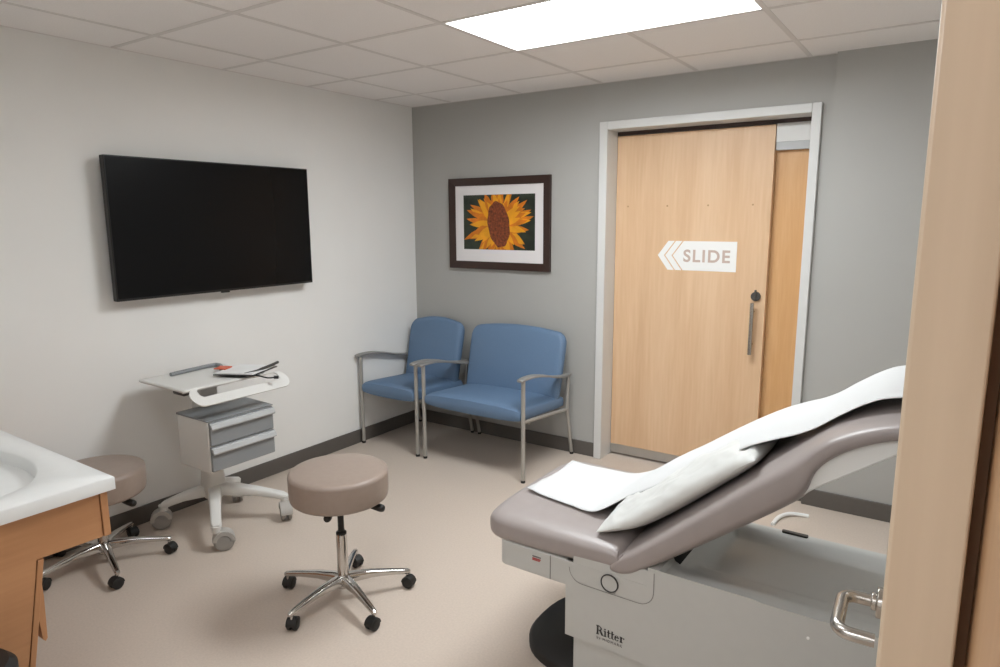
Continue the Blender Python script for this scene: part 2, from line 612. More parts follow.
for layer, (n, ln, wd, y, mi) in enumerate(((23, 0.31, 0.024, -0.0138, 2), (21, 0.285, 0.022, -0.0142, 1), (19, 0.235, 0.024, -0.0146, 2), (17, 0.21, 0.02, -0.0149, 1))):
    for q in range(n):
        an = 2 * PI * (q + 0.4 * random.random() + 0.33 * layer) / n
        L = ln * random.uniform(0.82, 1.08)
        dx, dz = math.cos(an), math.sin(an)
        L *= 1.0 if abs(dx) > 0.5 else 0.92
        pl = []
        for s, w in ((0.3, 0.5), (0.55, 1.0), (0.75, 0.85), (0.9, 0.4), (1.0, 0.0)):
            pl.append((s, w))
        bend = random.uniform(-0.05, 0.05)
        left = [(ccx + dx * L * s - dz * (wd * w + bend * s * s), ccz + dz * L * s + dx * (wd * w + bend * s * s)) for s, w in pl]
        right = [(ccx + dx * L * s + dz * (wd * w - bend * s * s), ccz + dz * L * s - dx * (wd * w - bend * s * s)) for s, w in pl[:-1]]
        ring = [clampp(*p) for p in left + right[::-1]]
        try:
            fc = b.faces.new([b.verts.new((x, y - q * 0.00001, z)) for x, z in ring])
            fc.material_index = mi
        except ValueError:
            pass
ring = []
for q in range(36):
    t = 2 * PI * q / 36
    rr = 1 + 0.03 * math.sin(9 * t)
    px, pz = 0.098 * math.cos(t) * rr, 0.172 * math.sin(t) * rr
    c, s = math.cos(0.32), math.sin(0.32)
    ring.append(clampp(ccx + 0.0 + px * c - pz * s * 0.5, ccz + 0.0 + pz * c + px * s * 0.5))
fc = b.faces.new([b.verts.new((x, -0.0152, z)) for x, z in ring])
fc.material_index = 3
fc2 = fc
b2 = obj('sunflower_photo', b, [M['leafgreen'], M['petal'], M['petal_o'], M['disk']], pf, smooth=False)

# ================================================================= CHAIRS
def make_chair(x0, x1, label, z_arm=0.667):
    yf, xm = -0.672, (x0 + x1) / 2
    ch = empty('waiting_chair', (xm, -0.37, 0), label, 'chair')
    for x in (x0, x1):
        b = B(); tube(b, [(x, yf, 0.012), (x, yf, z_arm - 0.004)], 0.0135, 14)
        leg = obj('leg', b, M['chair_metal'], ch)
        b = B(); cyl(b, (x, yf, 0), (x, yf, 0.016), 0.0145, n=14)
        obj('glide', b, M['black_rubber'], leg)
        b = B(); tube(b, bez([(x, -0.03, 0.012), (x, -0.075, 0.2), (x, -0.107, 0.345), (x, -0.103, 0.46), (x, -0.093, 0.578)], 5), 0.0125, 14)
        leg = obj('leg', b, M['chair_metal'], ch)
        b = B(); cyl(b, (x, -0.03, 0), (x, -0.031, 0.016), 0.0135, n=14)
        obj('glide', b, M['black_rubber'], leg)
        b = B(); tube(b, [(x, yf, 0.392), (x, -0.107, 0.345)], 0.0115, 12)
        obj('side_rail', b, M['chair_metal'], ch)
        # arm: wavy flat strap
        b = B()
        path = bez([(x, -0.715, z_arm - 0.004), (x, -0.66, z_arm + 0.002), (x, -0.55, z_arm - 0.002), (x, -0.42, z_arm - 0.026), (x, -0.30, z_arm - 0.056), (x, -0.18, z_arm - 0.076), (x, -0.068, z_arm - 0.083)], 5)
        rings = []
        for i, p in enumerate(path):
            u = i / (len(path) - 1)
            w = 0.029 * (1 - 0.35 * abs(2 * u - 0.9) ** 3)
            if i in (0, len(path) - 1):
                w *= 0.72
            rings.append([Vector((p.x + cx * w, p.y, p.z + cz * 0.007)) for cx, cz in ((-1, -0.6), (-0.9, -1), (0.9, -1), (1, -0.6), (1, 0.5), (0.8, 1), (-0.8, 1), (-1, 0.5))])
        loft(b, rings)
        obj('armrest', b, M['arm_metal'], ch)
    # seat frame
    for y, z in ((-0.60, 0.374), (-0.14, 0.344)):
        b = B(); tube(b, [(x0, y, z), (x1, y, z)], 0.011, 10)
        obj('seat_rail', b, M['arm_metal'], ch)
    # seat
    b = B()
    hw = (x1 - x0) / 2 - 0.0145
    rings = []
    prof = [(-0.688, 0.424, 0.014), (-0.682, 0.426, 0.034), (-0.664, 0.427, 0.043), (-0.62, 0.426, 0.047), (-0.5, 0.419, 0.048), (-0.35, 0.41, 0.048), (-0.2, 0.402, 0.048), (-0.13, 0.398, 0.042), (-0.118, 0.397, 0.02)]
    for y, z, h in prof:
        ww = hw * (0.985 if h < 0.03 else 1.0)
        ring = []
        for cx, cz in sup(36, 6.0):
            crown = 0.012 * (1 - min(1, abs(cx)) ** 2) if cz > 0 else -0.008 * (1 - cx * cx)
            ring.append(Vector((xm + cx * ww, y, z + cz * h + crown)))
        rings.append(ring)
    loft(b, rings)
    obj('seat', b, M['blue'], ch)
    # backrest: rounded outline, domed front, leaning back a little
    b = B()
    zb, zt = 0.42, 0.862
    hwb = (x1 - x0) / 2 - 0.006
    ol = []
    nt, nc = 16, 8
    for k in range(nt + 1):            # gently crowned top edge, left to right
        t = -1 + 2 * k / nt
        ol.append((t * (hwb - 0.085), zt + 0.036 - 0.022 * t * t))
    for k in range(1, nc + 1):
        t = PI / 2 * k / nc
        ol.append((hwb - 0.085 + 0.078 * math.sin(t), zt + 0.014 - 0.075 * (1 - math.cos(t))))
    ol += [(hwb - 0.005 - 0.007 * k / 6, zt - 0.061 - (zt - 0.061 - zb - 0.02) * k / 6) for k in range(1, 7)]
    ol += [(hwb - 0.02, zb + 0.006), (hwb - 0.04, zb), (0, zb)]
    half = [p for p in ol if p[0] > 1e-6]
    ring0 = half + [(0, zb)] + [(-x, z) for x, z in reversed(half)] + [(0, zt + 0.036)]
    cz0 = (zb + zt) / 2
    rings = []
    for dy, inset, dome in ((0.036, 0.05, 1), (0.036, 0.022, 1), (0.028, 0.006, 0), (0.012, 0.0, 0), (-0.012, 0.0, 0), (-0.026, 0.007, 0), (-0.033, 0.02, 0), (-0.037, 0.05, 0), (-0.044, 0.11, 0), (-0.049, 0.17, 0)):
        ring = []
        for px, pz in ring0:
            fx = max(0.0, (hwb - inset) / hwb); fz = max(0.0, (0.22 - inset) / 0.22)
            qx, qz = px * fx, cz0 + (pz - cz0) * fz
            yy = -0.20 + 0.10 * (qz - zb) / (zt - zb) + dy
            ring.append(Vector((xm + qx, yy, qz)))
        rings.append(ring)
    loft(b, rings)
    obj('backrest', b, M['blue'], ch)
    return ch


make_chair(0.036, 0.566, 'narrow blue vinyl armchair in the room corner beside the pale wall')
make_chair(0.634, 1.438, 'extra wide blue vinyl armchair between the narrow chair and sliding door')

# ================================================================= STOOLS
def make_stool(label, zt):
    zc = 0.306
    st = empty('rolling_stool', (0, 0, 0), label, 'stool', 'round taupe rolling stools')
    b = B()
    lathe(b, [(0.0, zt - 0.130), (0.172, zt - 0.130), (0.194, zt - 0.126), (0.204, zt - 0.117), (0.207, zt - 0.102), (0.2085, zt - 0.06), (0.2085, zt - 0.020), (0.207, zt - 0.010), (0.2035, zt - 0.0072), (0.202, zt - 0.005), (0.196, zt - 0.0015), (0.18, zt + 0.001), (0.12, zt + 0.003), (0.0, zt + 0.004)], n=64)
    obj('seat', b, M['taupe'], st, angle=60)
    b = B()
    cyl(b, (0, 0, zt - 0.16), (0, 0, zt - 0.128), 0.035, 0.06, 24)
    xbox(b, -0.10, 0.07, -0.04, 0.04, zt - 0.142, zt - 0.129)
    obj('tilt_plate', b, M['black'], st, bevel=0.002)
    for (ax, ay) in ((0.172, 0.05), (0.07, -0.125)):
        b = B()
        dv = Vector((ax, ay, 0)); u = dv.normalized()
        tube(b, [(u.x * 0.03, u.y * 0.03, zt - 0.142), (ax * 0.8, ay * 0.8, zt - 0.144)], 0.005, 8)
        tube(b, bez([(ax * 0.78, ay * 0.78, zt - 0.144), (ax * 0.9, ay * 0.9, zt - 0.146), (ax * 1.1, ay * 1.1, zt - 0.151), (ax * 1.18, ay * 1.18, zt - 0.152)], 3), [0.008, 0.011, 0.013, 0.014, 0.015, 0.016, 0.016, 0.015, 0.013, 0.008], 12)
        obj('lever', b, M['black'], st)
    b = B(); cyl(b, (0, 0, 0.26), (0, 0, zt - 0.155), 0.0135, n=18)
    obj('gas_stem', b, M['black'], st)
    b = B()
    lathe(b, [(0, 0.06), (0.028, 0.06), (0.03, 0.07), (0.026, 0.10), (0.0235, 0.11), (0.0235, zc - 0.005), (0.022, zc), (0, zc)], n=28)
    obj('column', b, M['chrome'], st)
    b = B(); lathe(b, [(0, zc - 0.004), (0.0225, zc - 0.004), (0.0225, zc + 0.007), (0.016, zc + 0.012), (0, zc + 0.012)], n=24)
    obj('collar', b, M['black'], st)
    for q in range(5):
        t = math.radians(-90 + 72 * q)
        c, s = math.cos(t), math.sin(t)
        R = Matrix(((c, -s, 0), (s, c, 0), (0, 0, 1)))
        b = B()
        rings = []
        for r, z, w, h in ((0.012, 0.092, 0.022, 0.026), (0.05, 0.097, 0.021, 0.022), (0.12, 0.097, 0.018, 0.017), (0.2, 0.088, 0.0145, 0.013), (0.265, 0.078, 0.0125, 0.0115), (0.288, 0.074, 0.011, 0.010), (0.295, 0.073, 0.006, 0.006)):
            rings.append([R @ Vector((r, cy * w, z + cz * h)) for cy, cz in sup(16, 3.2)])
        loft(b, rings)
        leg = obj('leg', b, M['chrome'], st)
        b = B(); cyl(b, R @ Vector((0.28, 0, 0.045)), R @ Vector((0.28, 0, 0.074)), 0.007, n=12)
        obj('caster_stem', b, M['chrome'], leg)
        # twin-wheel caster, swivelled by a fixed amount per leg
        sw = t + (0.5, 1.9, 2.4, 0.9, 1.6)[q]
        d = Vector((math.cos(sw), math.sin(sw), 0)); ax = Vector((-d.y, d.x, 0))
        cc = R @ Vector((0.28, 0, 0.0265)) - d * 0.008
        b = B()
        for sgn in (-1, 1):
            a0 = cc + ax * (sgn * 0.004); a1 = cc + ax * (sgn * 0.023)
            rr = []
            for f, r in ((0, 0.024), (0.1, 0.0262), (0.7, 0.0262), (0.92, 0.022), (1, 0.012)):
                rr.append(circ(a0.lerp(a1, f), d, Vector((0, 0, 1)), r, 24))
            loft(b, rr)
        rr = []
        for f in (-1, 1):   # hood over the wheels
            rr.append([cc + ax * (f * 0.02) + d * (0.0285 * math.cos(x)) + Vector((0, 0, 0.0285 * math.sin(x))) for x in [PI * k / 10 for k in range(11)]])
        loft(b, rr)
        obj('caster', b, M['black'], leg)
    return st


s1 = make_stool('round taupe rolling stool standing alone in the middle of the floor', 0.598)
s2 = make_stool('round taupe rolling stool between white counter and white cart', 0.484)
s1.location = (1.483, -2.213, 0)
s2.location = (0.292, -2.645, 0)
s2.rotation_euler = (0, 0, math.radians(2.5))

# ================================================================= CART
ca = empty('medical_cart', (0.39, -2.045, 0), 'white and grey wheeled cart with two drawers beside the pale wall', 'cart')
CX, CY = 0.39, -2.045
b = B()
rings = []
for z, w in ((0.135, 0.04), (0.16, 0.055), (0.2, 0.058), (0.3, 0.05), (0.395, 0.052)):
    rings.append([Vector((CX - 0.09 + cx * w * 0.9, CY - 0.015 + cy * w, z)) for cx, cy in sup(28, 4)])
loft(b, rings)
obj('column', b, M['cart_white'], ca)
for k, (px, py) in enumerate(((0.625, -2.262), (0.595, -1.825), (0.165, -1.83), (0.155, -2.27))):
    b = B()
    c0 = Vector((CX - 0.085, CY - 0.015, 0.185)); c1 = Vector((px, py, 0.128))
    dv = (c1 - c0); fl = Vector((dv.x, dv.y, 0)).normalized(); sd = Vector((-fl.y, fl.x, 0))
    rings = []
    for f, w, h in ((0.0, 0.034, 0.036), (0.25, 0.033, 0.032), (0.6, 0.028, 0.024), (0.9, 0.026, 0.019), (0.98, 0.026, 0.018), (1.04, 0.016, 0.012)):
        p = c0.lerp(c1, f)
        p.z += 0.012 * math.sin(PI * min(1, f))
        rings.append([p + sd * (cx * w) + Vector((0, 0, cz * h)) for cx, cz in sup(20, 4)])
    loft(b, rings)
    cyl(b, (px, py, 0.095), (px, py, 0.13), 0.02, 0.025, 18)
    leg = obj('leg', b, M['cart_white'], ca)
    sw = math.radians((238, 150, 148, 58)[k])
    d = Vector((math.cos(sw), math.sin(sw), 0)); ax = Vector((-d.y, d.x, 0))
    cc = Vector((px, py, 0.05)) - d * (0.03 if k in (0, 1) else 0.014)
    b = B()
    for sgn in (-1, 1):
        rr = []
        for f, r in ((0.008, 0.046), (0.010, 0.0498), (0.024, 0.0498), (0.028, 0.045), (0.029, 0.036)):
            rr.append(circ(cc + ax * (sgn * f), d, Vector((0, 0, 1)), r, 32))
        loft(b, rr)
    obj('wheel', b, M['wheel_grey'], leg)
    b = B()
    rr = []
    for f, r in ((-0.031, 0.034), (-0.031, 0.054), (0.031, 0.054), (0.031, 0.034)):
        ring = []
        for q in range(13):
            x = math.radians(5 + 180 * q / 12)
            ring.append(cc + ax * f + d * (r * math.cos(x)) + Vector((0, 0, r * math.sin(x))))
        rr.append(ring)
    loft(b, rr, cap=False, closed=False)
    bmesh.ops.holes_fill(b, edges=b.edges, sides=0)
    obj('caster_hood', b, M['hood'], leg)
# drawer box
BX0, BX1, BY0, BY1, BZ0, BZ1 = 0.30, 0.565, -2.232, -1.846, 0.38, 0.66
b = B(); xbox(b, BX0, BX1, BY0, BY1, BZ0, BZ1 - 0.012)
obj('drawer_box', b, M['cart_white'], ca, bevel=0.004)
b = B(); xbox(b, BX0 - 0.004, BX1 + 0.006, BY0 - 0.002, BY1 + 0.002, BZ1 - 0.012, BZ1)
for v in b.verts:
    if v.co.x > 0.5 and v.co.z > BZ1 - 0.003:
        v.co.z -= 0.006
obj('box_top', b, M['cart_grey'], ca, bevel=0.002)
for z0, z1 in ((0.523, 0.645), (0.388, 0.517)):
    b = B(); xbox(b, BX1 - 0.01, BX1 + 0.012, BY0 + 0.008, BY1 - 0.006, z0, z1)
    dr = obj('drawer', b, M['cart_grey'], ca, bevel=0.002)
    b = B()
    prism(b, [(BX1 + 0.012, z1 - 0.004), (BX1 + 0.026, z1 - 0.010), (BX1 + 0.034, z1 - 0.030), (BX1 + 0.030, z1 - 0.038), (BX1 + 0.022, z1 - 0.026), (BX1 + 0.012, z1 - 0.020)], 'y', BY0 + 0.006, BY1 - 0.004)
    obj('drawer_pull', b, M['cart_pull'], dr, bevel=0.002)
# post from base to work surface behind the box
b = B(); xbox(b, 0.215, 0.30, -2.10, -1.99, 0.36, 0.80)
obj('post', b, M['cart_white'], ca, bevel=0.008)
b = B(); xbox(b, 0.36, 0.46, -2.28, -2.20, 0.775, 0.808); xbox(b, 0.20, 0.44, -2.21, -1.92, 0.788, 0.808)
obj('surface_bracket', b, M['cart_dark'], ca, bevel=0.012)
# work surface: bent sheet with slotted front handle
SY0, SY1, SZ = -2.305, -1.825, 0.818
b = B()
sec = [(0.10, SZ + 0.003), (0.115, SZ), (0.44, SZ), (0.49, SZ - 0.001), (0.505, SZ - 0.004)]
yy = [SY0, SY0 + 0.02, SY1 - 0.02, SY1]
rows = []
for x, z in sec:
    rows.append([b.verts.new((x, y, z)) for y in yy])
for r0, r1 in zip(rows, rows[1:]):
    for q in range(3):
        b.faces.new((r0[q], r0[q + 1], r1[q + 1], r1[q]))
sm = obj('work_surface', b, M['cart_white'], ca)
s = sm.modifiers.new('thickness', 'SOLIDIFY'); s.thickness = 0.012; s.offset = -1
# handle loop
b = B()
hy0, hy1 = SY0 + 0.012, SY1 + 0.10
outer = rrect(0, 0.105, hy0, hy1, 0.05, 8)
inner = rrect(0.006, 0.060, hy0 + 0.05, hy1 - 0.045, 0.022, 8)


def hp(u, y):
    t = u / 0.105
    return Vector((0.502 + 0.098 * t, y, SZ - 0.004 - 0.07 * t ** 1.2))



ro = [b.verts.new(hp(*p)) for p in outer]
ri = [b.verts.new(hp(*p)) for p in inner]
n = len(ro)
for q in range(n):
    b.faces.new((ro[q], ro[(q + 1) % n], ri[(q + 1) % n], ri[q]))
hm = obj('handle', b, M['cart_white'], ca, smooth=False)
s = hm.modifiers.new('thickness', 'SOLIDIFY'); s.thickness = 0.007; s.offset = -1
# grey rail along the back of the surface
b = B()
tube(b, bez([(0.155, -2.165, SZ + 0.010), (0.145, -2.06, SZ + 0.011), (0.135, -1.92, SZ + 0.012), (0.155, -1.885, SZ + 0.012), (0.21, -1.90, SZ + 0.011), (0.285, -1.95, SZ + 0.010)], 6), 0.011, 12)
obj('rear_rail', b, M['cart_grey'], ca)

# clutter on the work surface
cb = empty('clipboard', (0.40, -1.91, SZ), 'dark clipboard with white paper lying on the cart top', 'clipboard')
Rz = Matrix.Translation((0.40, -1.875, SZ + 0.004)) @ Matrix.Rotation(math.radians(28), 4, 'Z') @ Matrix.Rotation(math.radians(-3), 4, 'X')
b = B(); xbox(b, -0.11, 0.11, -0.15, 0.15, 0, 0.005)
bmesh.ops.transform(b, matrix=Rz, verts=b.verts)
obj('board', b, M['black'], cb, bevel=0.002)
b = B()
xbox(b, -0.112, 0.104, -0.14, 0.148, 0.0055, 0.012)
bmesh.ops.transform(b, matrix=Rz, verts=b.verts)
obj('paper_stack', b, M['sheet'], cb)
b = B(); xbox(b, -0.03, 0.04, -0.035, 0.035, 0, 0.006)
bmesh.ops.transform(b, matrix=Matrix.Translation((0.285, -1.945, SZ + 0.019)) @ Matrix.Rotation(math.radians(25), 4, 'Z'), verts=b.verts)
tag(obj('card', b, M['red'], bevel=0.001), 'small orange red card lying on the cart top', 'card')
b = B()
tube(b, bez([(0.50, -1.98, SZ + 0.012), (0.53, -1.915, SZ + 0.006), (0.572, -1.87, SZ - 0.012), (0.60, -1.845, SZ - 0.012)], 6), 0.004, 8)
tube(b, [(0.60, -1.848, SZ - 0.010), (0.612, -1.828, SZ - 0.012)], [0.009, 0.009], 10)
tag(obj('cable', b, M['black']), 'thin black cable end hanging over the cart handle', 'cable')
b = B()
tube(b, bez([(0.505, -1.96, SZ + 0.018), (0.50, -1.88, SZ + 0.020), (0.47, -1.78, SZ + 0.023), (0.445, -1.70, SZ + 0.028)], 6), [0.006] * 8 + [0.008] * 11, 8)
tag(obj('stylus', b, M['cart_dark']), 'dark grey curved stylus lying across white paper on the cart', 'stylus')

# ================================================================= COUNTER WITH SINK
ZC = 0.86
b = B()
# top with oval hole: ring between rectangle and ellipse
ex, ey, ea, eb = 1.045, -3.362, 0.305, 0.172
CX1, CYF, CYB = 1.475, -3.105, FY + 0.002
N = 64


def rect_hit(t):
    c, s = math.cos(t), math.sin(t)
    k = []
    if c > 1e-9: k.append((CX1 - ex) / c)
    if c < -1e-9: k.append((0.0 - ex) / c)
    if s > 1e-9: k.append((CYF - ey) / s)
    if s < -1e-9: k.append((CYB - ey) / s)
    k = min(k)
    return (ex + c * k, ey + s * k)


angs = sorted(set([2 * PI * q / N for q in range(N)] + [math.atan2(y - ey, x - ex) % (2 * PI) for x in (0, CX1) for y in (CYF, CYB)]))
outer = [rect_hit(t) for t in angs]
ell = [(ex + ea * math.cos(t), ey + eb * math.sin(t)) for t in angs]
lay = [[(x, y, ZC - 0.042) for x, y in outer], [(x, y, ZC - 0.004) for x, y in outer],
       [(ex + (x - ex) * 0.9995 - (0.004 if x > CX1 - 1e-6 else 0), y - (0.004 if y > CYF - 1e-6 else 0), ZC) for x, y in outer],
       [(ex + (x - ex) * 1.03, ey + (y - ey) * 1.04, ZC) for x, y in ell], [(x, y, ZC - 0.006) for x, y in ell]]
for f, dz in ((0.97, 0.05), (0.9, 0.10), (0.75, 0.135), (0.45, 0.15), (0.1, 0.155)):
    lay.append([(ex + (x - ex) * f, ey + (y - ey) * f, ZC - dz) for x, y in ell])
loft(b, lay)
co = obj('countertop', b, M['solid'], None, angle=50)
tag(co, 'white countertop with a built in oval sink bowl', 'countertop')
b = B(); cyl(b, (ex + 0.226, ey + 0.116, ZC - 0.042), (ex + 0.238, ey + 0.124, ZC - 0.04), 0.009, n=16)
obj('overflow_hole', b, M['cart_dark'], co)
b = B(); cyl(b, (ex, ey, ZC - 0.156), (ex, ey, ZC - 0.152), 0.028, n=20)
obj('drain', b, M['steel'], co)

cab = empty('sink_cabinet', (1.0, -3.4, 0), 'orange maple sink cabinet with knee space under the white countertop', 'cabinet')
b = B()
prism(b, [(-3.148, ZC - 0.042), (-3.148, 0.672), (-3.332, 0.676), (-3.337, 0.64), (-3.448, 0.0), (FY + 0.004, 0.0), (FY + 0.004, ZC - 0.042)], 'x', 1.438, 1.458)
obj('end_panel', b, M['cab'], cab, bevel=0.0015)
b = B(); xbox(b, 0.0, 1.462, -3.146, -3.125, 0.672, ZC - 0.042)
obj('apron', b, M['cab'], cab, bevel=0.002)
b = B()
prism(b, [(-3.47, 0.0), (-3.47, 0.66), (-3.48, 0.66), (-3.48, 0.0)], 'x', 0.02, 1.43)
obj('inner_panel', b, M['cab_v'], cab)
# sloping knee panel standing just proud of the end panel
b = B(); prism(b, [(-3.314, 0.672), (-3.431, 0.0), (-3.446, 0.0), (-3.3295, 0.672)], 'x', 0.02, 1.460)
kp = obj('knee_panel', b, M['cab_v'], cab, bevel=0.0015)
b = B(); prism(b, [(-3.327, 0.60), (-3.326, 0.56), (-3.330, 0.43), (-3.336, 0.422), (-3.342, 0.43), (-3.346, 0.50), (-3.350, 0.47), (-3.354, 0.45), (-3.342, 0.52)], 'x', 1.425, 1.4595)
obj('panel_pull', b, M['cab_v'], kp, bevel=0.0015)

# dark bin whose rim shows at the lower left corner
bn = empty('waste_bin', (1.577, -3.563, 0), 'dark waste bin at the end of the maple sink cabinet', 'bin')
b = B()
bxc, byc = 1.577, -3.563
lathe(b, [(0.0, 0.0), (0.088, 0.0), (0.094, 0.012), (0.107, 0.42), (0.11, 0.47), (0.0, 0.47)], (bxc, byc, 0), 36)
obj('bin_body', b, M['black'], bn)
b = B(); lathe(b, [(0.0, 0.47), (0.1125, 0.47), (0.1125, 0.492), (0.095, 0.512), (0.0, 0.52)], (bxc, byc, 0), 36)
obj('lid', b, M['black'], bn)

# ================================================================= EXAM TABLE
et = empty('exam_table', (3.0, -1.86, 0), 'grey exam table with reclined mauve grey cushions and white paper', 'exam table')
YN, YF = -2.2, -1.52
YM, HW = (YN + YF) / 2, (YF - YN) / 2


def roundnose(x0, x1, y0, y1, r, n=8):
    """plan outline rounded at the low-x end"""
    out = [(x1, y0), (x1, y1)]
    for k in range(n + 1):
        t = PI / 2 + PI / 2 * k / n
        out.append((x0 + r + r * math.cos(t), y1 - r + r * math.sin(t)))
    for k in range(n + 1):
        t = PI + PI / 2 * k / n
        out.append((x0 + r + r * math.cos(t), y0 + r + r * math.sin(t)))
    return out


# black foot
b = B()
out = []
for k in range(25):
    t = -PI / 2 - PI * k / 24
    c, s = math.cos(t), math.sin(t)
    out.append((2.60 + 0.315 * math.copysign(abs(c) ** 0.75, c), YM + 0.27 * math.copysign(abs(s) ** 0.75, s)))
out += [(3.75, YM + 0.27), (3.75, YM - 0.27)]
loft(b, [[(x, y, 0.0) for x, y in out], [(x, y, 0.03) for x, y in out], [(x + (0.012 if x < 2.6 else 0), YM + (y - YM) * 0.965, 0.042) for x, y in out]])
obj('foot', b, M['black'], et, angle=60)
# lower housing and upper cover
b = B(); xbox(b, 2.598, 3.74, YN + 0.012, YF - 0.012, 0.03, 0.27)
obj('lower_housing', b, M['table_plastic'], et, bevel=0.004)
b = B(); prism(b, [(2.572, 0.228), (3.78, 0.228), (3.78, 0.44), (2.862, 0.44), (2.862, 0.50), (2.572, 0.50)], 'y', YN, YF)
obj('upper_cover', b, M['table_plastic'], et)
# front skirt under the foot end of the seat
b = B(); prism(b, roundnose(2.292, 2.60, YN + 0.004, YF - 0.004, 0.035), 'z', 0.408, 0.50)
sk = obj('front_skirt', b, M['table_plastic'], et, bevel=0.004)
b = B(); xbox(b, 2.5085, 2.511, YN + 0.0025, YN + 0.006, 0.41, 0.498)
obj('skirt_seam', b, M['seam'], sk)
b = B()
for r, (zz, w) in enumerate(((0.4745, 0.034), (0.4665, 0.033), (0.4615, 0.03))):
    xbox(b, 2.438, 2.438 + w, YN + 0.002, YN + 0.005, zz, zz + (0.004 if r < 2 else 0.003))
wl = obj('warning_label', b, [M['ink_grey'], M['red_ink']], sk)
for f in wl.data.polygons:
    f.material_index = 0 if f.index < 6 else 1
# side panel with round plug
b = B()
ol = rrect(2.585, 2.885, 0.432, 0.60, 0.05, 6)
il = rrect(2.5875, 2.8825, 0.4345, 0.5975, 0.0475, 6)
r0 = [[(x, YN - 0.0015, z) for x, z in ol], [(x, YN - 0.0015, z) for x, z in il]]
keep = lambda p: p[2] < 0.54
vv0 = [b.verts.new(p) for p in r0[0]]; vv1 = [b.verts.new(p) for p in r0[1]]
for q in range(len(vv0)):
    w = (q + 1) % len(vv0)
    if vv0[q].co.z < 0.541 and vv0[w].co.z < 0.56:
        b.faces.new((vv0[q], vv0[w], vv1[w], vv1[q]))
for v in [v for v in b.verts if not v.link_faces]:
    b.verts.remove(v)
obj('panel_seam', b, M['seam'], et)
b = B()
u, v = Vector((1, 0, 0)), Vector((0, 0, 1))
loft(b, [circ((2.735, YN - 0.002, 0.470), u, v, 0.031, 32), circ((2.735, YN - 0.006, 0.470), u, v, 0.031, 32), circ((2.735, YN - 0.006, 0.470), u, v, 0.0275, 32), circ((2.735, YN - 0.002, 0.470), u, v, 0.0275, 32)], cap=False)
obj('plug_ring', b, M['ink'], et)
b = B(); cyl(b, (2.735, YN + 0.002, 0.470), (2.735, YN - 0.004, 0.470), 0.0272, n=28)
obj('round_plug', b, M['table_plastic'], et)
b = B(); cyl(b, (3.329, YN + 0.001, 0.497), (3.329, YN - 0.003, 0.497), 0.004, n=12)
obj('screw_cap', b, M['table_shell'], et)
# rear deck: moulded top of the base with a shallow basin
b = B()


def sstep(a, c, x):
    t = min(1, max(0, (x - a) / (c - a)))
    return t * t * (3 - 2 * t)


def deck(x, y):
    d = y - YN
    z = 0.562 - 0.016 * sstep(0.0, 0.02, d) * (0 if x < 2.9 else 1)
    z -= 0.045 * sstep(0.05, 0.2, d)
    basin = sstep(2.93, 2.985, x) * sstep(0.2, 0.29, d) * (1 - sstep(0.60, 0.66, d))
    z -= 0.038 * basin
    z -= 0.018 * sstep(0.4, 0.66, d)
    z += 0.05 * (1 - sstep(2.90, 2.955, x)) * sstep(0.06, 0.2, d)
    z -= 0.004 * sstep(3.18, 3.20, x) * (1 - sstep(0.05, 0.12, d))
    return z


nx, ny = 60, 36
xs2 = [2.862 + (3.78 - 2.862) * (i / nx) ** 1.3 for i in range(nx + 1)]
g = [[b.verts.new((x, YN + (YF - YN) * j / ny, deck(x, YN + (YF - YN) * j / ny))) for j in range(ny + 1)] for x in xs2]
for i in range(nx):
    for j in range(ny):
        b.faces.new((g[i][j], g[i + 1][j], g[i + 1][j + 1], g[i][j + 1]))
border = [g[i][0] for i in range(nx + 1)] + [g[nx][j] for j in range(1, ny + 1)] + [g[i][ny] for i in range(nx - 1, -1, -1)] + [g[0][j] for j in range(ny - 1, 0, -1)]
low = [b.verts.new((p.co.x, p.co.y, 0.44)) for p in border]
for q in range(len(border)):
    w = (q + 1) % len(border)
    b.faces.new((border[q], low[q], low[w], border[w]))
b.faces.new(low)
obj('rear_deck', b, M['table_plastic'], et, angle=40)
b = B(); xbox(b, 2.598, 2.866, YN + 0.001, YF - 0.001, 0.48, 0.55)
obj('seat_base', b, M['table_plastic'], et, bevel=0.004)
b = B(); prism(b, [(2.78, 0.53), (2.92, 0.53), (2.962, 0.60), (2.91, 0.61)], 'y', YM - 0.22, YM + 0.22)  # black block stands in for the shade in the gap under the backrest
obj('gap_shade_block', b, M['black'], et)
b = B(); prism(b, rrect(3.125, 3.215, YF - 0.022, YF - 0.004, 0.006, 3), 'z', 0.48, deck(3.17, YF - 0.01) + 0.006)
obj('deck_slot', b, M['cart_dark'], et)
# seat cushion
b = B()
rings = []
ring0 = sup(56, 4.0)
for k in range(30):
    u = k / 29
    x = 2.215 + 0.555 * u ** 1.35
    zb = 0.472 + 0.022 * sstep(2.4, 2.8, x)
    zt = 0.60
    d = (x - 2.215)
    nose = math.sqrt(max(0.0, 1 - (1 - min(1, d / 0.05)) ** 2))
    tail = math.sqrt(max(0.0, 1 - (1 - min(1, (2.775 - x) / 0.035)) ** 2))
    h = (zt - zb) / 2 * max(0.12, nose * 0.92 + 0.08) * max(0.2, tail)
    zc = (zt + zb) / 2 - 0.004 * (1 - nose)
    corner = math.sqrt(max(0.0, 1 - (1 - min(1, d / 0.10)) ** 2))
    w = HW + 0.012 - 0.09 * (1 - corner)
    rings.append([Vector((x, YM + 0.012 + cy * w, zc + cz * h * (1 - 0.06 * abs(cy) ** 4))) for cy, cz in ring0])
loft(b, rings)
obj('seat_cushion', b, M['table_vinyl'], et, angle=80)
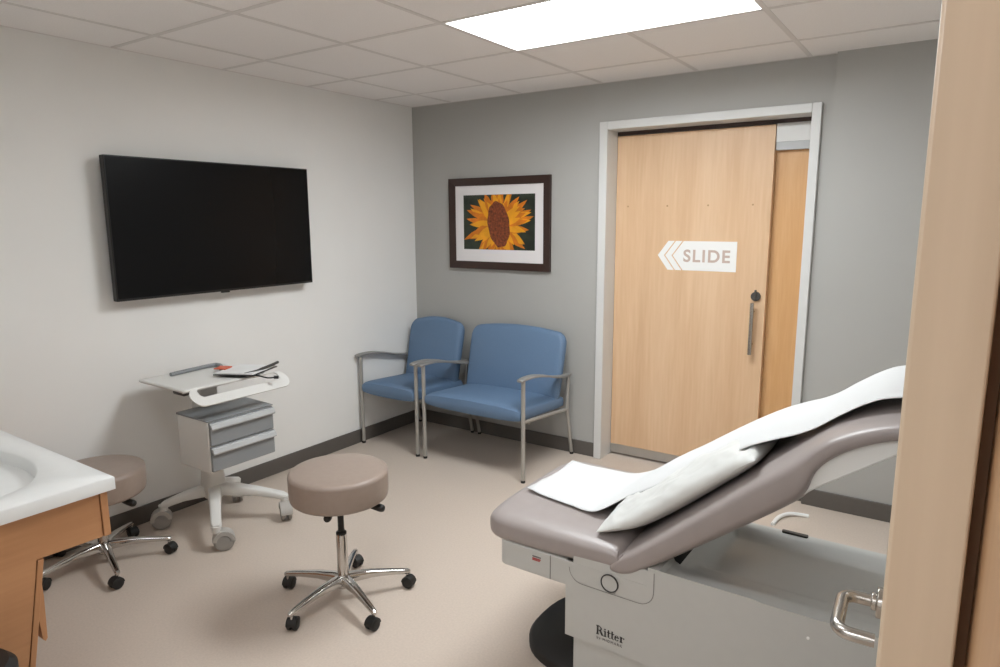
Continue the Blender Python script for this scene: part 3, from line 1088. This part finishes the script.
# backrest cushion along a curved path
topP = [(2.735, 0.560), (2.80, 0.612), (2.87, 0.672), (3.014, 0.80), (3.12, 0.895), (3.225, 0.985), (3.27, 1.022), (3.31, 1.055), (3.35, 1.084), (3.42, 1.118), (3.50, 1.142), (3.62, 1.158), (3.74, 1.158)]
botP = [(2.735, 0.488), (2.80, 0.495), (2.87, 0.542), (3.02, 0.655), (3.13, 0.74), (3.25, 0.836), (3.295, 0.885), (3.315, 0.955), (3.355, 1.005), (3.42, 1.05), (3.50, 1.082), (3.62, 1.105), (3.74, 1.11)]
tp = bez([(x, 0, z) for x, z in topP], 5)
bp = bez([(x, 0, z) for x, z in botP], 5)
b = B()
rings = []
n = len(tp)
for k in range(n):
    c = (tp[k] + bp[k]) / 2
    hv = (tp[k] - bp[k]) / 2
    e = 1.0
    if k < 4: e = (0.45, 0.72, 0.88, 0.97)[k]
    if k > n - 5: e = (0.97, 0.9, 0.75, 0.4)[k - n + 4]
    w = (HW + 0.006) * (1 - 0.02 * (1 - e))
    rings.append([Vector((c.x, YM + cy * w, c.z)) + hv * (cz * e) for cy, cz in ring0])
loft(b, rings)
bc = obj('backrest_cushion', b, M['table_vinyl'], et, angle=80)
# puckers where seat and back meet at the sides
for y in (YN + 0.002, YF - 0.002):
    b = B()
    for q in range(5):
        t = math.radians(25 + 32 * q)
        p = Vector((2.755, y, 0.54))
        tube(b, [p, p + Vector((0.016 * math.cos(t), 0.006 if y < YM else -0.006, 0.024 * math.sin(t))), p + Vector((0.03 * math.cos(t), 0.012 if y < YM else -0.012, 0.042 * math.sin(t)))], [0.006, 0.005, 0.002], 8)
    obj('pucker', b, M['table_vinyl'], et)
# pale shell under the backrest
b = B()
sh = [(3.06, 0.73), (3.25, 0.862), (3.317, 0.922), (3.498, 1.052), (3.74, 1.12), (3.74, 1.13), (3.50, 1.10), (3.42, 1.08), (3.34, 1.02), (3.27, 0.95), (3.0, 0.71)]
prism(b, sh, 'y', YN + 0.02, YF - 0.02)
obj('backrest_shell', b, M['table_shell'], et, bevel=0.006)

# maker's lettering on the side: built from strokes (serif), in text units of cap height 1
def serif_word(b, x, z, s, y):
    def st(x0, z0, x1, z1):
        xbox(b, x + x0 * s, x + x1 * s, y - 0.0006, y + 0.001, z + z0 * s, z + z1 * s)

    def arc(cx, cz, rx, rz, a0, a1, w, n=14):
        o, i2 = [], []
        for k in range(n + 1):
            t = math.radians(a0 + (a1 - a0) * k / n)
            ww = w * (0.45 + 0.55 * abs(math.cos(t)))
            o.append((x + (cx + rx * math.cos(t)) * s, y - 0.0006, z + (cz + rz * math.sin(t)) * s))
            i2.append((x + (cx + (rx - ww) * math.cos(t)) * s, y - 0.0006, z + (cz + (rz - ww * 0.8) * math.sin(t)) * s))
        loft(b, [o, i2], cap=False, closed=False)
    # R
    st(0.08, 0.0, 0.26, 1.0); st(0, 0, 0.34, 0.06); st(0, 0.94, 0.4, 1.0); st(0.2, 0.46, 0.4, 0.53)
    arc(0.38, 0.735, 0.29, 0.265, -90, 90, 0.17)
    prism(b, [(x + 0.36 * s, z + 0.5 * s), (x + 0.56 * s, z + 0.5 * s), (x + 0.82 * s, z + 0.05 * s), (x + 0.86 * s, z), (x + 0.62 * s, z)], 'y', y - 0.0006, y + 0.001)
    # i
    st(0.96, 0, 1.12, 0.62); st(0.88, 0, 1.2, 0.05); st(0.88, 0.57, 1.1, 0.62)
    lathe_c = circ((x + 1.03 * s, y - 0.0006, z + 0.83 * s), Vector((1, 0, 0)), Vector((0, 0, 1)), 0.10 * s, 12)
    b.faces.new([b.verts.new(p) for p in lathe_c])
    # t t
    for o in (1.26, 1.68):
        st(o + 0.08, 0.06, o + 0.23, 0.86); st(o, 0.56, o + 0.38, 0.62); arc(o + 0.28, 0.14, 0.2, 0.15, 180, 330, 0.12)
    # e
    arc(2.36, 0.31, 0.25, 0.32, 20, 330, 0.15, 20); st(2.14, 0.34, 2.6, 0.40)
    # r
    st(2.76, 0, 2.92, 0.62); st(2.68, 0, 3.02, 0.05); st(2.68, 0.57, 2.9, 0.62); arc(3.02, 0.42, 0.2, 0.2, 40, 180, 0.12)
    lathe_c = circ((x + 3.15 * s, y - 0.0006, z + 0.52 * s), Vector((1, 0, 0)), Vector((0, 0, 1)), 0.08 * s, 12)
    b.faces.new([b.verts.new(p) for p in lathe_c])


b = B()
serif_word(b, 2.690, 0.2735, 0.0315, YN - 0.0012)
obj('lettering', b, M['ink'], et, smooth=False)
b = text_mesh('by MIDMARK', 0.0128, facing_front(2.692, YN - 0.0012, 0.257), offset=0.0, spacing=1.32)
obj('small_lettering', b, M['ink_grey'], et, smooth=False)

# ----------------------------------------------------------------- pillow
b = B()
path = bez([(2.655, 0, 0.602), (2.715, 0, 0.628), (2.79, 0, 0.668), (2.89, 0, 0.745), (3.0, 0, 0.838), (3.10, 0, 0.918), (3.15, 0, 0.955)], 10)
n = len(path)
m = 56
PY0, PY1 = -2.15, -1.60
top, bot = [], []
for k in range(n):
    u = 2 * k / (n - 1) - 1
    d = (path[min(k + 1, n - 1)] - path[max(k - 1, 0)]).normalized()
    nr = Vector((-d.z, 0, d.x))
    tr, br = [], []
    for j in range(m + 1):
        v = 2 * j / m - 1
        body = max(0, (1 - abs(u) ** 2.6) * (1 - abs(v) ** 2.6)) ** 0.62
        pinch = 1 - 0.05 * (1 - abs(v)) * abs(u) ** 6
        y = (PY0 + PY1) / 2 + v * (PY1 - PY0) / 2 * (1 - 0.04 * (1 - abs(u)) ** 0.5 * 0)
        base = path[k] + Vector((0, y, 0))
        w = noise.noise(Vector((u * 4.2, v * 3.0, 1.7))) * 0.013 * body ** 0.5
        q1 = noise.noise(Vector((u * 5.0 + 2 * v, v * 7.0 - 1.5 * u, 4.1)))
        q2 = noise.noise(Vector((u * 9.0 - 3 * v, v * 5.0 + 4 * u, 8.7)))
        w += (0.016 * (0.5 - abs(q1)) + 0.009 * (0.5 - abs(q2))) * body ** 0.5 * (0.25 + 0.75 * max(0.0, -v)) - 0.006 * body
        lo = 0.045
        tr.append(base + nr * (0.066 * body + w + 0.001))
        br.append(base - nr * (lo * body))
    top.append(tr); bot.append(br)
T = [[b.verts.new(p) for p in r] for r in top]
Bt = []
for k in range(n):
    row = []
    for j in range(m + 1):
        row.append(T[k][j] if k in (0, n - 1) or j in (0, m) else b.verts.new(bot[k][j]))
    Bt.append(row)
for k in range(n - 1):
    for j in range(m):
        b.faces.new((T[k][j], T[k + 1][j], T[k + 1][j + 1], T[k][j + 1]))
        fs = [Bt[k][j], Bt[k][j + 1], Bt[k + 1][j + 1], Bt[k + 1][j]]
        try:
            b.faces.new(fs)
        except ValueError:
            pass
pl = obj('pillow', b, M['pillowcase'], None, angle=80)
tag(pl, 'crumpled white disposable pillow wedged on the exam table cushions', 'pillow')
s = pl.modifiers.new('soft', 'SUBSURF'); s.levels = 1; s.render_levels = 1

# ----------------------------------------------------------------- table paper
b = B()
cen = bez([(2.285, 0, 0.606), (2.40, 0, 0.607), (2.50, 0, 0.608), (2.58, 0, 0.614), (2.64, 0, 0.650), (2.72, 0, 0.718), (2.81, 0, 0.787), (2.90, 0, 0.848), (3.0, 0, 0.920), (3.07, 0, 0.968), (3.13, 0, 0.996), (3.21, 0, 1.018), (3.284, 0, 1.055), (3.345, 0, 1.103), (3.405, 0, 1.145), (3.47, 0, 1.172), (3.6, 0, 1.188), (3.73, 0, 1.188), (3.768, 0, 1.17), (3.775, 0, 1.10)], 4)
n = len(cen); m = 22
rows = []
for k, c in enumerate(cen):
    u = k / (n - 1)
    y0, y1 = -2.075, -1.60
    if c.x >= 2.6:
        y0 = -2.035 + 0.05 * sstep(2.6, 2.68, c.x) - 0.09 * sstep(2.70, 3.15, c.x)
    if c.x < 2.6:
        q = (2.6 - c.x) / 0.31
        y0, y1 = -2.035 + 0.055 * q, -1.60 - 0.02 * q
    row = []
    for j in range(m + 1):
        v = j / m
        y = y0 + (y1 - y0) * v
        drop = 0.0
        if 2.6 < c.x < 3.2:      # slumps off the sides of the pillow
            w = math.sin(PI * (c.x - 2.6) / 0.6)
            drop = 0.042 * w * (abs(2 * v - 1) ** 2.5)
        wav = 0.004 * noise.noise(Vector((c.x * 9, y * 7, 0.3))) if c.x > 2.5 else 0.002 + 0.002 * noise.noise(Vector((c.x * 6, y * 6, 0.9)))
        dx = 0.0
        if k == 0:
            dx = 0.012 * noise.noise(Vector((0.2, y * 14, 2.2)))
        lift = 0.006 * (1 - sstep(2.29, 2.36, c.x)) * (0.3 + abs(2 * v - 1))
        row.append(b.verts.new((c.x + dx, y, c.z - drop + wav + lift)))
    rows.append(row)
for r0, r1 in zip(rows, rows[1:]):
    for j in range(m):
        b.faces.new((r0[j], r0[j + 1], r1[j + 1], r1[j]))
pp = obj('table_paper', b, M['paper'], None, angle=80)
tag(pp, 'long white paper sheet draped over the exam table and pillow', 'paper sheet')
s = pp.modifiers.new('thickness', 'SOLIDIFY'); s.thickness = 0.0012

# pale strap on the floor behind the table
b = B()
path = bez([(2.878, -0.43, 0.006), (2.89, -0.33, 0.012), (2.935, -0.255, 0.014), (3.02, -0.215, 0.006)], 6)
tube(b, path, 0.011, 10)
tag(obj('cord', b, M['table_shell']), 'short curved white cord on the floor behind the exam table', 'cord')

# ================================================================= WORLD, CAMERA
w = bpy.data.worlds.new('World')
SC.world = w
w.use_nodes = True
w.node_tree.nodes['Background'].inputs[0].default_value = (0.9, 0.93, 1.0, 1)
w.node_tree.nodes['Background'].inputs[1].default_value = 0.15

cam = bpy.data.cameras.new('camera')
co_ = bpy.data.objects.new('camera', cam)
COL.objects.link(co_)
F = 670.737
cam.sensor_fit = 'HORIZONTAL'
cam.sensor_width = 36.0
cam.lens = F * 36.0 / 1000.0
cam.clip_start = 0.02
Rv = Vector((0.82725419, 0.56180968, -0.00451607))
Uv = Vector((-0.09091708, 0.14179726, 0.98571173))
Wv = Vector((-0.55442276, 0.81502357, -0.16838047))
mt = Matrix(((Rv.x, Uv.x, -Wv.x, 3.57545), (Rv.y, Uv.y, -Wv.y, -4.06477), (Rv.z, Uv.z, -Wv.z, 1.63921), (0, 0, 0, 1)))
co_.matrix_world = mt
SC.camera = co_
SC.view_settings.view_transform = 'Standard'
SC.view_settings.look = 'None'
SC.view_settings.gamma = 1.0
SC.view_settings.use_curve_mapping = False
SC.view_settings.exposure = 0.12
